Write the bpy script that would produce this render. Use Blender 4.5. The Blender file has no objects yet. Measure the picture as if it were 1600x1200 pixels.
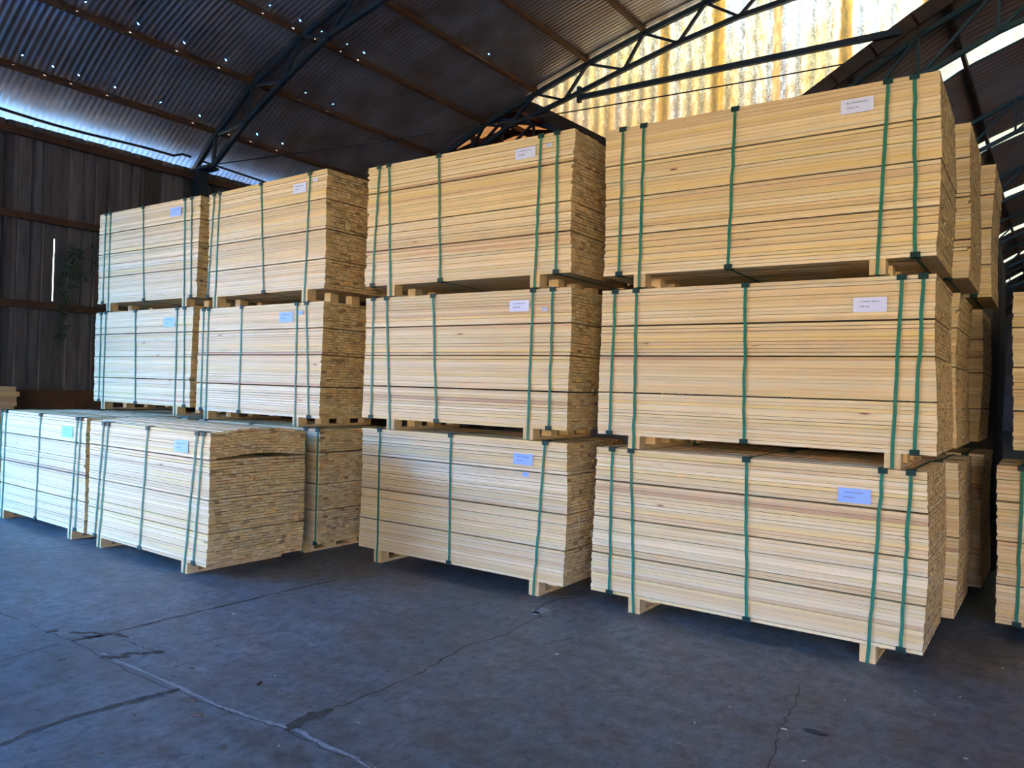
import bpy, math, random
import numpy as np
from mathutils import Matrix, Vector

# light settings
EXPOSURE = 1.8
SKY_LOW = (0.085, 0.37, 1.0, 1); SKY_HIGH = (0.03, 0.12, 0.36, 1); SKY_STRENGTH = 28.0
SUN_ENERGY = 27.0; SUN_TRAVEL = (-0.40, -0.45, -0.80)
WOOD = [(0.67, 0.49, 0.275), (0.71, 0.54, 0.325), (0.67, 0.47, 0.265), (0.73, 0.57, 0.37), (0.71, 0.50, 0.235), (0.63, 0.42, 0.25), (0.52, 0.31, 0.18)]
STREAK = (0.54, 0.33, 0.19)
GROUND = (0.50, 0.40, 0.24)
WARM_BOUNCE = (0.74, 0.52, 0.24)  # ochre of the added walls that bounce warm light into the hall
FLOOR = [(0.085, 0.090, 0.092), (0.150, 0.157, 0.160)]

S = bpy.context.scene
COL = S.collection

# ------------------------------------------------------------------ camera
def rad(a): return math.radians(a)
FPX = 1204.85
yaw, pitch, roll = rad(-35.4685), rad(0.26688), rad(1.74947)
F = Vector((math.sin(yaw)*math.cos(pitch), math.cos(yaw)*math.cos(pitch), math.sin(pitch)))
r_ = Vector((math.cos(yaw), -math.sin(yaw), 0)); u_ = r_.cross(F)
R = r_*math.cos(roll) + u_*math.sin(roll); U = u_*math.cos(roll) - r_*math.sin(roll)
cd = bpy.data.cameras.new('camera'); cam = bpy.data.objects.new('camera', cd); COL.objects.link(cam)
cd.sensor_width = 36.0; cd.lens = 36.0*FPX/1600.0; cd.clip_end = 300
m = Matrix.Identity(4)
for i in range(3):
    m[i][0] = R[i]; m[i][1] = U[i]; m[i][2] = -F[i]
m[2][3] = 1.6
cam.matrix_world = m
S.camera = cam

# ------------------------------------------------------------------ light and exposure
S.view_settings.view_transform = 'Standard'; S.view_settings.look = 'None'
S.view_settings.exposure = EXPOSURE; S.view_settings.gamma = 1.0; S.view_settings.use_curve_mapping = False
S.cycles.max_bounces = 8; S.cycles.diffuse_bounces = 5; S.cycles.glossy_bounces = 3
S.cycles.transmission_bounces = 4; S.cycles.transparent_max_bounces = 8
S.cycles.sample_clamp_indirect = 8.0; S.cycles.use_denoising = True
S.cycles.caustics_reflective = False; S.cycles.caustics_refractive = False

w = bpy.data.worlds.new('world'); S.world = w; w.use_nodes = True
nt = w.node_tree; nt.nodes.clear()
o = nt.nodes.new('ShaderNodeOutputWorld'); bg = nt.nodes.new('ShaderNodeBackground')
tc = nt.nodes.new('ShaderNodeTexCoord'); sp = nt.nodes.new('ShaderNodeSeparateXYZ')
rp = nt.nodes.new('ShaderNodeValToRGB')
rp.color_ramp.elements[0].position = 0.0; rp.color_ramp.elements[0].color = SKY_LOW
rp.color_ramp.elements[1].position = 0.6; rp.color_ramp.elements[1].color = SKY_HIGH
nt.links.new(tc.outputs['Generated'], sp.inputs[0]); nt.links.new(sp.outputs['Z'], rp.inputs[0])
nt.links.new(rp.outputs[0], bg.inputs['Color']); bg.inputs['Strength'].default_value = SKY_STRENGTH
nt.links.new(bg.outputs[0], o.inputs[0])

sd = bpy.data.lights.new('sun', 'SUN'); sd.energy = SUN_ENERGY; sd.color = (1.0, 0.89, 0.66); sd.angle = rad(0.6)
sun = bpy.data.objects.new('sun', sd); COL.objects.link(sun)
sun.rotation_euler = Vector(SUN_TRAVEL).to_track_quat('-Z', 'Y').to_euler()
# ------------------------------------------------------------------ helpers
def tag(o, label=None, cat=None, group=None, kind=None):
    if label: o['label'] = label
    if cat: o['category'] = cat
    if group: o['group'] = group
    if kind: o['kind'] = kind
    return o

def empty(name, loc, rz=0.0):
    o = bpy.data.objects.new(name, None); COL.objects.link(o)
    o.location = loc; o.rotation_euler = (0, 0, rz); o.empty_display_size = 0.2
    return o

class MB:
    """collects verts, faces and material slots for ONE mesh object"""
    def __init__(s): s.v = []; s.f = []; s.mi = []; s.a = {}
    def box(s, x0, x1, y0, y1, z0, z1, mi=0, end=None, shear=None):
        n = len(s.v)
        s.v += [(x0,y0,z0),(x1,y0,z0),(x1,y1,z0),(x0,y1,z0),(x0,y0,z1),(x1,y0,z1),(x1,y1,z1),(x0,y1,z1)]
        s.f += [(n,n+3,n+2,n+1),(n+4,n+5,n+6,n+7),(n,n+1,n+5,n+4),(n+2,n+3,n+7,n+6),(n+1,n+2,n+6,n+5),(n+3,n,n+4,n+7)]
        e = mi if end is None else end
        s.mi += [mi,mi,mi,mi,e,e]
    def bar(s, p, q, w, h=None, up=(0,0,1), mi=0):
        """square section bar from p to q"""
        h = h or w
        p = Vector(p); q = Vector(q); d = (q-p).normalized(); upv = Vector(up)
        if abs(d.dot(upv)) > 0.98: upv = Vector((0,1,0))
        a = d.cross(upv).normalized()*w/2; b = a.cross(d).normalized()*h/2
        n = len(s.v)
        for c in (p, q):
            for k in (-a-b, a-b, a+b, -a+b): s.v.append(tuple(c+k))
        s.f += [(n,n+1,n+2,n+3),(n+7,n+6,n+5,n+4),(n,n+4,n+5,n+1),(n+1,n+5,n+6,n+2),(n+2,n+6,n+7,n+3),(n+3,n+7,n+4,n)]
        s.mi += [mi]*6
    def tube(s, pts, r, seg=8, mi=0, caps=True):
        pts = [Vector(p) for p in pts]; n0 = len(s.v)
        for i, p in enumerate(pts):
            d = (pts[min(i+1, len(pts)-1)] - pts[max(i-1, 0)]).normalized()
            upv = Vector((0,0,1)) if abs(d.z) < 0.9 else Vector((0,1,0))
            a = d.cross(upv).normalized(); b = a.cross(d).normalized()
            rr = r[i] if isinstance(r, (list, tuple)) else r
            for k in range(seg):
                t = 2*math.pi*k/seg
                s.v.append(tuple(p + a*math.cos(t)*rr + b*math.sin(t)*rr))
        for i in range(len(pts)-1):
            for k in range(seg):
                k2 = (k+1) % seg
                s.f.append((n0+i*seg+k, n0+i*seg+k2, n0+(i+1)*seg+k2, n0+(i+1)*seg+k)); s.mi.append(mi)
        if caps:
            s.f.append(tuple(n0+k for k in range(seg))[::-1]); s.mi.append(mi)
            s.f.append(tuple(n0+(len(pts)-1)*seg+k for k in range(seg))); s.mi.append(mi)
    def build(s, name, mats, parent=None, smooth=False, loc=None):
        me = bpy.data.meshes.new(name)
        me.from_pydata(s.v, [], s.f)
        for mt in (mats if isinstance(mats, (list, tuple)) else [mats]): me.materials.append(mt)
        if any(s.mi): me.polygons.foreach_set('material_index', s.mi)
        if smooth: me.polygons.foreach_set('use_smooth', [True]*len(s.f))
        for k, vals in s.a.items():
            at = me.attributes.new(k, 'FLOAT', 'FACE'); at.data.foreach_set('value', vals)
        me.update()
        o = bpy.data.objects.new(name, me); COL.objects.link(o)
        if parent: o.parent = parent
        if loc: o.location = loc
        return o

# ------------------------------------------------------------------ materials
class NT:
    def __init__(s, name):
        s.m = bpy.data.materials.new(name); s.m.use_nodes = True
        s.t = s.m.node_tree; s.t.nodes.clear()
        s.out = s.t.nodes.new('ShaderNodeOutputMaterial')
    def n(s, typ, **kw):
        nd = s.t.nodes.new('ShaderNode'+typ)
        for k, v in kw.items():
            if k.startswith('i_'):
                key = k[2:]
                key = int(key) if key.isdigit() else key.replace('_', ' ')
                nd.inputs[key].default_value = v
            else: setattr(nd, k, v)
        return nd
    def l(s, a, b): s.t.links.new(a, b)
    def coords(s, scale, kind='Object', off=None):
        tcn = s.n('TexCoord'); mp = s.n('Mapping'); mp.inputs['Scale'].default_value = scale
        s.l(tcn.outputs[kind], mp.inputs['Vector'])
        if off is not None: s.l(off, mp.inputs['Location'])
        return mp.outputs[0]
    def noise(s, vec, scale=1.0, detail=3.0, rough=0.5):
        nd = s.n('TexNoise'); nd.inputs['Scale'].default_value = scale
        nd.inputs['Detail'].default_value = detail; nd.inputs['Roughness'].default_value = rough
        s.l(vec, nd.inputs['Vector']); return nd.outputs['Fac']
    def ramp(s, fac, stops, interp='LINEAR'):
        nd = s.n('ValToRGB'); cr = nd.color_ramp; cr.interpolation = interp
        while len(cr.elements) < len(stops): cr.elements.new(0.5)
        for e, (p, c) in zip(cr.elements, stops):
            e.position = p; e.color = (c, c, c, 1) if isinstance(c, (int, float)) else tuple(c)+(1,)
        s.l(fac, nd.inputs[0]); return nd.outputs[0]
    def mix(s, fac, a, b, mode='MIX'):
        nd = s.n('Mix', data_type='RGBA', blend_type=mode)
        for sock, val in ((nd.inputs[0], fac), (nd.inputs[6], a), (nd.inputs[7], b)):
            if isinstance(val, (int, float)): sock.default_value = val
            elif isinstance(val, tuple): sock.default_value = val+(1,)
            else: s.l(val, sock)
        return nd.outputs[2]
    def math(s, op, a, b=None):
        nd = s.n('Math', operation=op)
        for sock, val in ((nd.inputs[0], a), (nd.inputs[1], b)):
            if val is None: continue
            if isinstance(val, (int, float)): sock.default_value = val
            else: s.l(val, sock)
        return nd.outputs[0]
    def bsdf(s, col, rough=0.6, metal=0.0, bump=None, bstr=0.3, bdist=0.01, spec=0.5):
        b = s.n('BsdfPrincipled')
        for key, val in (('Base Color', col), ('Roughness', rough), ('Metallic', metal), ('Specular IOR Level', spec)):
            if isinstance(val, tuple): b.inputs[key].default_value = val+(1,)
            elif isinstance(val, (int, float)): b.inputs[key].default_value = val
            else: s.l(val, b.inputs[key])
        if bump is not None:
            bn = s.n('Bump'); bn.inputs['Strength'].default_value = bstr; bn.inputs['Distance'].default_value = bdist
            s.l(bump, bn.inputs['Height']); s.l(bn.outputs[0], b.inputs['Normal'])
        s.l(b.outputs[0], s.out.inputs[0]); return b

def attr(t, name):
    a = t.n('Attribute'); a.attribute_name = name; return a.outputs['Fac']

def mat_board(name, end):
    t = NT(name)
    tone = attr(t, 'tone'); seed = attr(t, 'seed')
    off = t.n('CombineXYZ'); t.l(t.math('MULTIPLY', seed, 37.0), off.inputs[0]); t.l(t.math('MULTIPLY', tone, 19.0), off.inputs[1]); t.l(t.math('MULTIPLY', seed, 91.0), off.inputs[2])
    base = t.ramp(seed, [(0.0, WOOD[0]), (0.30, WOOD[1]), (0.50, WOOD[2]), (0.70, WOOD[3]), (0.88, WOOD[4]), (0.95, WOOD[5]), (0.985, WOOD[6])], 'CONSTANT')
    val = t.ramp(tone, [(0.0, 0.86), (0.5, 0.96), (1.0, 1.04)])
    base = t.mix(1.0, base, val, 'MULTIPLY')
    if end:
        base = t.mix(1.0, base, t.ramp(tone, [(0.0, 0.80), (0.4, 0.95), (1.0, 1.08)]), 'MULTIPLY')
        g = t.noise(t.coords((1, 25, 25), off=off.outputs[0]), 4.0, 4.0, 0.7)
        base = t.mix(1.0, base, t.ramp(g, [(0.3, (0.74, 0.66, 0.54)), (0.7, (1.0, 0.94, 0.82))]), 'MULTIPLY')
        # a few board ends are darker heartwood
        base = t.mix(t.ramp(tone, [(0.0, 0.6), (0.02, 0.0)], 'CONSTANT'), base, (0.16, 0.075, 0.035))
        sp = t.noise(t.coords((3, 9, 14), off=off.outputs[0]), 3.0, 2.0)
        base = t.mix(t.ramp(sp, [(0.70, 0.0), (0.78, 0.5)]), base, (0.25, 0.12, 0.05))
        t.bsdf(base, 0.85, bump=g, bstr=0.3, bdist=0.004, spec=0.2)
        return t.m
    v1 = t.coords((1.3, 14, 55), off=off.outputs[0])
    g = t.noise(v1, 1.4, 5.0, 0.62)
    col = t.mix(1.0, base, t.ramp(g, [(0.28, (0.86, 0.76, 0.62)), (0.5, (1.0, 1.0, 1.0)), (0.75, (1.05, 1.04, 1.0))]), 'MULTIPLY')
    v2 = t.coords((0.55, 6, 16), off=off.outputs[0])
    st = t.noise(v2, 1.1, 2.0, 0.5)
    col = t.mix(t.ramp(st, [(0.60, 0.0), (0.72, 0.65)]), col, STREAK)
    st2 = t.noise(t.coords((0.5, 5, 22), off=off.outputs[0]), 1.7, 3.0, 0.6)
    col = t.mix(t.ramp(st2, [(0.66, 0.0), (0.76, 0.5)]), col, (0.34, 0.32, 0.27))
    yl = t.noise(t.coords((0.5, 4, 14), off=off.outputs[0]), 0.9, 2.0, 0.5)
    col = t.mix(t.ramp(yl, [(0.58, 0.0), (0.70, 0.6)]), col, (0.66, 0.47, 0.16))
    # knots
    vo = t.n('TexVoronoi'); vo.inputs['Scale'].default_value = 1.0; vo.inputs['Randomness'].default_value = 1.0
    t.l(t.coords((2.6, 3.0, 10.0), off=off.outputs[0]), vo.inputs['Vector'])
    dist = vo.outputs['Distance']
    cs = t.n('SeparateColor'); t.l(vo.outputs['Color'], cs.inputs[0])
    sel = t.math('GREATER_THAN', cs.outputs[0], 0.72)
    kn = t.math('MULTIPLY', t.ramp(dist, [(0.04, 1.0), (0.10, 0.0)]), sel)
    halo = t.math('MULTIPLY', t.ramp(dist, [(0.05, 0.5), (0.24, 0.0)]), sel)
    col = t.mix(halo, col, (0.55, 0.34, 0.17)); col = t.mix(kn, col, (0.20, 0.075, 0.04))
    t.bsdf(col, 0.62, bump=g, bstr=0.25, bdist=0.002, spec=0.3)
    return t.m

def mat_simple(name, col, rough=0.6, metal=0.0, var=0.25, scale=4.0, spec=0.5):
    t = NT(name); g = t.noise(t.coords((1, 1, 1)), scale, 4.0, 0.6)
    c = t.mix(t.ramp(g, [(0.3, 0.0), (0.7, 1.0)]), tuple(x*(1-var) for x in col), tuple(min(1, x*(1+var)) for x in col))
    t.bsdf(c, rough, metal, bump=g, bstr=0.15, bdist=0.003, spec=spec); return t.m

def mat_rust_steel(name, col, rust, amt=0.5, rough=0.6):
    t = NT(name); g = t.noise(t.coords((1, 1, 1)), 5.0, 5.0, 0.65)
    g2 = t.noise(t.coords((1, 1, 1)), 38.0, 3.0, 0.6)
    c = t.mix(t.ramp(g, [(amt-0.12, 1.0), (amt+0.12, 0.0)]), col, rust)
    c = t.mix(0.35, c, t.ramp(g2, [(0.3, 0.35), (0.7, 1.0)]), 'MULTIPLY')
    t.bsdf(c, rough, 0.0, bump=g2, bstr=0.3, bdist=0.003, spec=0.4); return t.m

M = {}
M['board'] = mat_board('pine_board', False); M['end'] = mat_board('pine_end_grain', True)
M['bearer'] = mat_simple('bearer_timber', (0.60, 0.40, 0.20), 0.8, var=0.2, scale=9)
M['strap'] = mat_simple('green_strap', (0.020, 0.150, 0.100), 0.5, var=0.15, scale=14, spec=0.2)
M['guard'] = mat_simple('dark_green_plastic', (0.006, 0.030, 0.028), 0.6, spec=0.2)
M['paper_blue'] = mat_simple('blue_white_paper', (0.26, 0.40, 0.90), 0.6, var=0.03)
M['paper_white'] = mat_simple('lavender_white_paper', (0.60, 0.62, 0.84), 0.6, var=0.03)
M['paper_mint'] = mat_simple('pale_mint_paper', (0.20, 0.66, 0.72), 0.6, var=0.03)
M['ink'] = mat_simple('grey_ink', (0.16, 0.18, 0.26), 0.7)
M['truss'] = mat_rust_steel('dark_blue_steel', (0.010, 0.022, 0.038), (0.035, 0.02, 0.012), 0.36)
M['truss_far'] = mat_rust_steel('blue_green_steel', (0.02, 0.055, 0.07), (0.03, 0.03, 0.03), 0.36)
M['purlin'] = mat_rust_steel('rusty_purlin', (0.075, 0.035, 0.022), (0.13, 0.058, 0.028), 0.5)
M['girt'] = mat_rust_steel('dark_red_steel', (0.055, 0.022, 0.016), (0.09, 0.04, 0.025), 0.5)
M['cable'] = mat_simple('black_cable', (0.015, 0.015, 0.016), 0.6)
M['leaf'] = mat_simple('dark_leaf', (0.02, 0.045, 0.02), 0.6)
M['chip'] = mat_simple('wood_chip', (0.10, 0.055, 0.035), 0.8)
M['pale_chip'] = mat_simple('pale_wood_chip', (0.62, 0.52, 0.40), 0.8)
M['dirt'] = mat_simple('dirt_filled_crack', (0.055, 0.036, 0.024), 0.95, var=0.6, scale=30)
M['chipped'] = mat_simple('chipped_concrete', (0.30, 0.30, 0.30), 0.95, var=0.4, scale=40)
M['bounce_wall'] = mat_simple('ochre_bounce_wall', WARM_BOUNCE, 0.9, var=0.08, scale=0.6)
M['ground'] = mat_simple('dry_ground', GROUND, 0.95, var=0.12, scale=0.4)

def mat_roof(name, c0, c1, rustc, rough=0.42, metal=0.75):
    t = NT(name)
    g = t.noise(t.coords((1, 1, 1)), 1.1, 4.0, 0.6)
    g2 = t.noise(t.coords((0.5, 3, 0.5)), 1.2, 2.0, 0.5)
    c = t.mix(t.ramp(g2, [(0.35, 0.0), (0.65, 1.0)]), c0, c1)
    c = t.mix(t.ramp(g, [(0.45, 0.0), (0.68, 0.8)]), c, rustc)
    rg = t.ramp(g2, [(0.3, rough), (0.7, rough+0.08)])
    t.bsdf(c, rg, metal, spec=0.5); return t.m
M['roof'] = mat_roof('galvanised_roof_sheet', (0.60, 0.60, 0.68), (0.50, 0.48, 0.54), (0.36, 0.28, 0.25), 0.32, 0.85)
M['roof_far'] = mat_roof('old_roof_sheet', (0.30, 0.22, 0.18), (0.22, 0.16, 0.13), (0.24, 0.13, 0.08), 0.65, 0.1)
M['roof_orange'] = mat_roof('rust_orange_roof_sheet', (0.32, 0.15, 0.07), (0.24, 0.11, 0.05), (0.16, 0.07, 0.03), 0.7, 0.1)

def mat_wall():
    t = NT('dark_wall_sheet')
    tcn = t.n('TexCoord'); sp = t.n('SeparateXYZ'); t.l(tcn.outputs['Object'], sp.inputs[0])
    cell = t.math('FLOOR', t.math('DIVIDE', sp.outputs['Y'], 0.36))
    wn = t.n('TexWhiteNoise', noise_dimensions='1D'); t.l(cell, wn.inputs['W'])
    g = t.noise(t.coords((1, 6, 0.8)), 2.2, 5.0, 0.7)
    c = t.ramp(g, [(0.3, (0.060, 0.056, 0.066)), (0.7, (0.140, 0.132, 0.155))])
    c = t.mix(1.0, c, t.ramp(wn.outputs['Value'], [(0.0, 0.55), (1.0, 1.35)]), 'MULTIPLY')
    t.bsdf(c, 0.5, 0.3, spec=0.4); return t.m
M['wall'] = mat_wall()

LAPS = [(-7.55, .05, .5), (-6.62, .06, .5), (-5.62, .085, .95), (-4.67, .10, 1.0), (-3.72, .07, .7), (-2.71, .085, .95), (-1.62, .08, .9), (-.6, .08, .9), (.5, .08, .8), (1.6, .08, .8), (2.7, .08, .8), (3.9, .08, .8), (5.2, .08, .8), (6.5, .08, .8)]
def mat_trans(name, pale, yellow, brown, wgt=0.75, stripe=True):
    """aged fibreglass sheet: lets daylight through, stained along the laps and ribs"""
    t = NT(name)
    tcn = t.n('TexCoord'); sp = t.n('SeparateXYZ'); t.l(tcn.outputs['Object'], sp.inputs[0])
    big = t.noise(t.coords((0.8, 1, 0.22)), 1.5, 3.0, 0.6)
    col = t.mix(t.ramp(big, [(0.36, 0.0), (0.58, 0.9)]), pale, yellow)
    if stripe:
        X = sp.outputs['X']; Z = sp.outputs['Z']
        # dirt collects in the valley of every rib
        rib = t.math('ABSOLUTE', t.math('SUBTRACT', t.math('FRACT', t.math('DIVIDE', t.math('ADD', X, 8.62), 0.22)), 0.5))
        fine = t.noise(t.coords((5, 1, 1.6)), 3.0, 6.0, 0.78)
        spk = t.noise(t.coords((1, 1, 1)), 34.0, 3.0, 0.7)
        ribm = t.ramp(t.math('ADD', rib, t.math('MULTIPLY', t.math('SUBTRACT', fine, 0.5), 0.9)), [(0.36, 0.0), (0.62, 0.6)])
        col = t.mix(ribm, col, (yellow[0]*0.62, yellow[1]*0.50, yellow[2]*0.36))
        # broad ochre bands where sheets lap
        wob = t.noise(t.coords((2, 1, 1.5)), 2.0, 4.0, 0.7)
        xx = t.math('ADD', X, t.math('MULTIPLY', t.math('SUBTRACT', wob, 0.5), 0.07))
        band = None
        for cx, hw, st in LAPS:
            m_ = t.ramp(t.math('ABSOLUTE', t.math('SUBTRACT', xx, cx)), [(hw*0.75, st), (hw*1.35, 0.0)])
            band = m_ if band is None else t.math('MAXIMUM', band, m_)
        col = t.mix(band, col, (yellow[0]*0.75, yellow[1]*0.46, yellow[2]*0.12))
        dk = t.math('MULTIPLY', band, t.ramp(t.noise(t.coords((6, 1, 2.0)), 2.5, 5.0, 0.75), [(0.42, 0.0), (0.60, 0.9)]))
        col = t.mix(dk, col, brown)
        # grime, heavier to the left and towards the foot of the sheets
        low = t.math('ADD', t.math('MULTIPLY', t.math('SUBTRACT', 7.7, Z), 0.055), t.math('MULTIPLY', t.math('SUBTRACT', -4.0, X), 0.022))
        gr = t.math('ADD', t.math('ADD', t.math('MULTIPLY', fine, 0.6), t.math('MULTIPLY', spk, 0.4)), low)
        col = t.mix(t.ramp(gr, [(0.44, 0.0), (0.62, 0.85)]), col, brown)
    else:
        sp2 = t.noise(t.coords((9, 1, 3.0)), 2.2, 6.0, 0.8)
        col = t.mix(t.ramp(sp2, [(0.50, 0.0), (0.66, 0.6)]), col, brown)
    tr = t.n('BsdfTranslucent'); df = t.n('BsdfDiffuse'); mx = t.n('MixShader'); mx.inputs[0].default_value = wgt
    t.l(col, tr.inputs[0]); t.l(col, df.inputs[0]); t.l(df.outputs[0], mx.inputs[1]); t.l(tr.outputs[0], mx.inputs[2])
    t.l(mx.outputs[0], t.out.inputs[0]); return t.m
M['fibre'] = mat_trans('aged_fibreglass', (0.170, 0.140, 0.084), (0.168, 0.108, 0.030), (0.050, 0.026, 0.006))
M['skylight'] = mat_trans('skylight_fibreglass', (0.062, 0.050, 0.024), (0.062, 0.045, 0.018), (0.035, 0.022, 0.010), 0.85, False)
M['orange'] = mat_trans('orange_fibreglass', (0.030, 0.0105, 0.0022), (0.024, 0.0075, 0.0015), (0.010, 0.003, 0.0008), 0.8, False)

def mat_floor():
    t = NT('concrete_floor')
    a = t.noise(t.coords((1, 1, 1)), 0.55, 6.0, 0.65)
    b = t.noise(t.coords((1, 1.8, 1)), 3.2, 7.0, 0.72)
    c = t.noise(t.coords((1, 1, 1)), 30.0, 5.0, 0.75)
    d = t.noise(t.coords((1.6, 1, 1)), 9.0, 6.0, 0.75)
    col = t.ramp(a, [(0.34, FLOOR[0]), (0.66, FLOOR[1])])
    col = t.mix(1.0, col, t.ramp(b, [(0.34, 0.50), (0.5, 1.0), (0.68, 1.45)]), 'MULTIPLY')
    col = t.mix(1.0, col, t.ramp(d, [(0.36, 0.55), (0.5, 1.0), (0.66, 1.30)]), 'MULTIPLY')
    col = t.mix(1.0, col, t.ramp(c, [(0.3, 0.78), (0.7, 1.18)]), 'MULTIPLY')
    s1 = t.noise(t.coords((1.3, 1.0, 1)), 1.7, 6.0, 0.78)
    col = t.mix(t.ramp(s1, [(0.62, 0.0), (0.74, 0.55)]), col, (0.14, 0.10, 0.085))
    # dark dirt specks
    s3 = t.noise(t.coords((1.0, 1.5, 1)), 15.0, 4.0, 0.8)
    s4 = t.noise(t.coords((1.0, 1.0, 1)), 0.9, 2.0, 0.5)
    col = t.mix(t.math('MULTIPLY', t.ramp(s3, [(0.60, 0.0), (0.68, 0.8)]), t.ramp(s4, [(0.45, 0.15), (0.62, 1.0)])), col, (0.035, 0.030, 0.030))
    s2 = t.noise(t.coords((0.8, 3.5, 1)), 3.1, 6.0, 0.8)
    col = t.mix(t.ramp(s2, [(0.62, 0.0), (0.76, 0.4)]), col, (0.34, 0.34, 0.34))
    rg = t.ramp(b, [(0.3, 0.40), (0.7, 0.62)])
    hgt = t.mix(0.5, t.mix(0.5, b, d), c)
    t.bsdf(col, rg, 0.0, bump=hgt, bstr=0.5, bdist=0.012, spec=0.45)
    return t.m
M['floor'] = mat_floor()

# ------------------------------------------------------------------ the hall
X0, Y2 = -12.0, 12.0
ARCH_L = [(-12.32,5.09),(-12.1,5.24),(-11.5,5.71),(-10.55,6.37),(-9.35,6.86),(-8.14,7.22),(-7.03,7.55),(-5.94,7.83),(-4.92,8.05),(-3.8,8.24),(-2.6,8.38),(-1.3,8.47),(0,8.5)]
ARCH = ARCH_L + [(-x, z) for x, z in ARCH_L[-2::-1]]
AX = [p[0] for p in ARCH]; AZ = [p[1] for p in ARCH]
def smooth_profile(xs, zs, n):
    x = np.linspace(xs[0], xs[-1], n)
    z = np.interp(x, xs, zs)
    for _ in range(6): z[1:-1] = (z[:-2]+2*z[1:-1]+z[2:])/4
    return x, z
RX, RZ = smooth_profile(AX, AZ, 130)
def arch(x): return float(np.interp(x, RX, RZ))
V0 = -4.95
VD = [0, 1.69, 3.5, 4.6, 5.9, 7.4, 9.0]; VZ = [5.12, 6.16, 7.24, 7.65, 7.98, 8.2, 8.3]
def right_vault(x):
    d = x - V0
    if d > 9: d = 18 - d
    return float(np.interp(d, VD, VZ))
def left_vault(x):
    d = V0 - x
    if d > 6: d = 12 - d
    return float(np.interp(d, [0, 1.74, 3.33, 4.6, 6.0], [5.12, 6.05, 7.0, 7.5, 7.75]))

def sheet(name, xs, zfun, y0, y1, pitch, amp, mat, holes=None, seg=4, skip=None):
    """corrugated sheet over a profile in x, ribs running along x"""
    n = int((y1-y0)/pitch*seg)+1
    ys = np.linspace(y0, y1, n)
    wv = amp*np.cos(2*np.pi*(ys-y0)/pitch)
    zs = np.array([zfun(x) for x in xs]); nx = len(xs)
    X = np.repeat(np.array(xs), n); Y = np.tile(ys, nx); Z = np.repeat(zs, n)+np.tile(wv, nx)
    co = np.stack([X, Y, Z], 1)
    i, j = np.meshgrid(np.arange(nx-1), np.arange(n-1), indexing='ij')
    a = (i*n+j).ravel()
    q = np.stack([a, a+1, a+n+1, a+n], 1)
    if holes is not None or skip is not None:
        keep = np.ones(len(q), bool)
        cx = (np.array(xs)[i]+np.array(xs)[i+1]).ravel()/2; cy = (ys[j]+ys[j+1]).ravel()/2
        if holes is not None:
            ci = i.ravel()
            for (hx, hy) in holes:
                k = np.argmin((cx-hx)**2*1.0+(cy-hy)**2); keep[k] = False
        if skip is not None: keep &= ~skip(cx, cy)
        q = q[keep]
    me = bpy.data.meshes.new(name)
    me.vertices.add(len(co)); me.vertices.foreach_set('co', co.astype(np.float32).ravel())
    me.loops.add(q.size); me.loops.foreach_set('vertex_index', q.astype(np.int32).ravel())
    me.polygons.add(len(q)); me.polygons.foreach_set('loop_start', np.arange(0, q.size, 4, dtype=np.int32))
    me.polygons.foreach_set('use_smooth', np.ones(len(q), bool))
    me.update(calc_edges=True); me.materials.append(mat)
    o = bpy.data.objects.new(name, me); COL.objects.link(o)
    return o

random.seed(4)
PX = [-11.45, -10.5, -9.33, -8.14, -7.03, -5.94, -4.85, -3.7, -2.5, -1.25, 0.0]
PX = PX + [-x for x in PX[-2::-1]]
# main roof; nail holes beside the purlins let the sky through
rx = sorted(list(RX) + [p+d for p in PX[:5] for d in (0.10, 0.110)])
holes = []
for p in PX[:3]:
    y = 3.2
    while y < 8.5:
        y += random.uniform(0.32, 0.75)
        holes.append((p+0.105, y))
holes += [(-8.14+0.105, 10.3), (-8.14+0.105, 7.9), (-7.03+.105, 9.2)]
roof = sheet('ceiling', rx, arch, -12.0, Y2+0.10, 0.085, 0.012, M['roof'], holes); tag(roof, kind='structure')

# floor and ground outside
b = MB(); b.v = [(-12.3,-12.3,0),(13,-12.3,0),(13,52,0),(-17.2,52,0),(-17.2,12,0),(-12.3,12,0)]; b.f = [(0,1,2,3,4,5)]; b.mi = [0]
floor = b.build('floor', M['floor']); tag(floor, kind='structure')
b = MB(); b.v = [(-90,-90,-0.12),(90,-90,-0.12),(90,120,-0.12),(-90,120,-0.12)]; b.f = [(0,1,2,3)]; b.mi = [0]
tag(b.build('ground', M['ground']), kind='structure')

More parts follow.
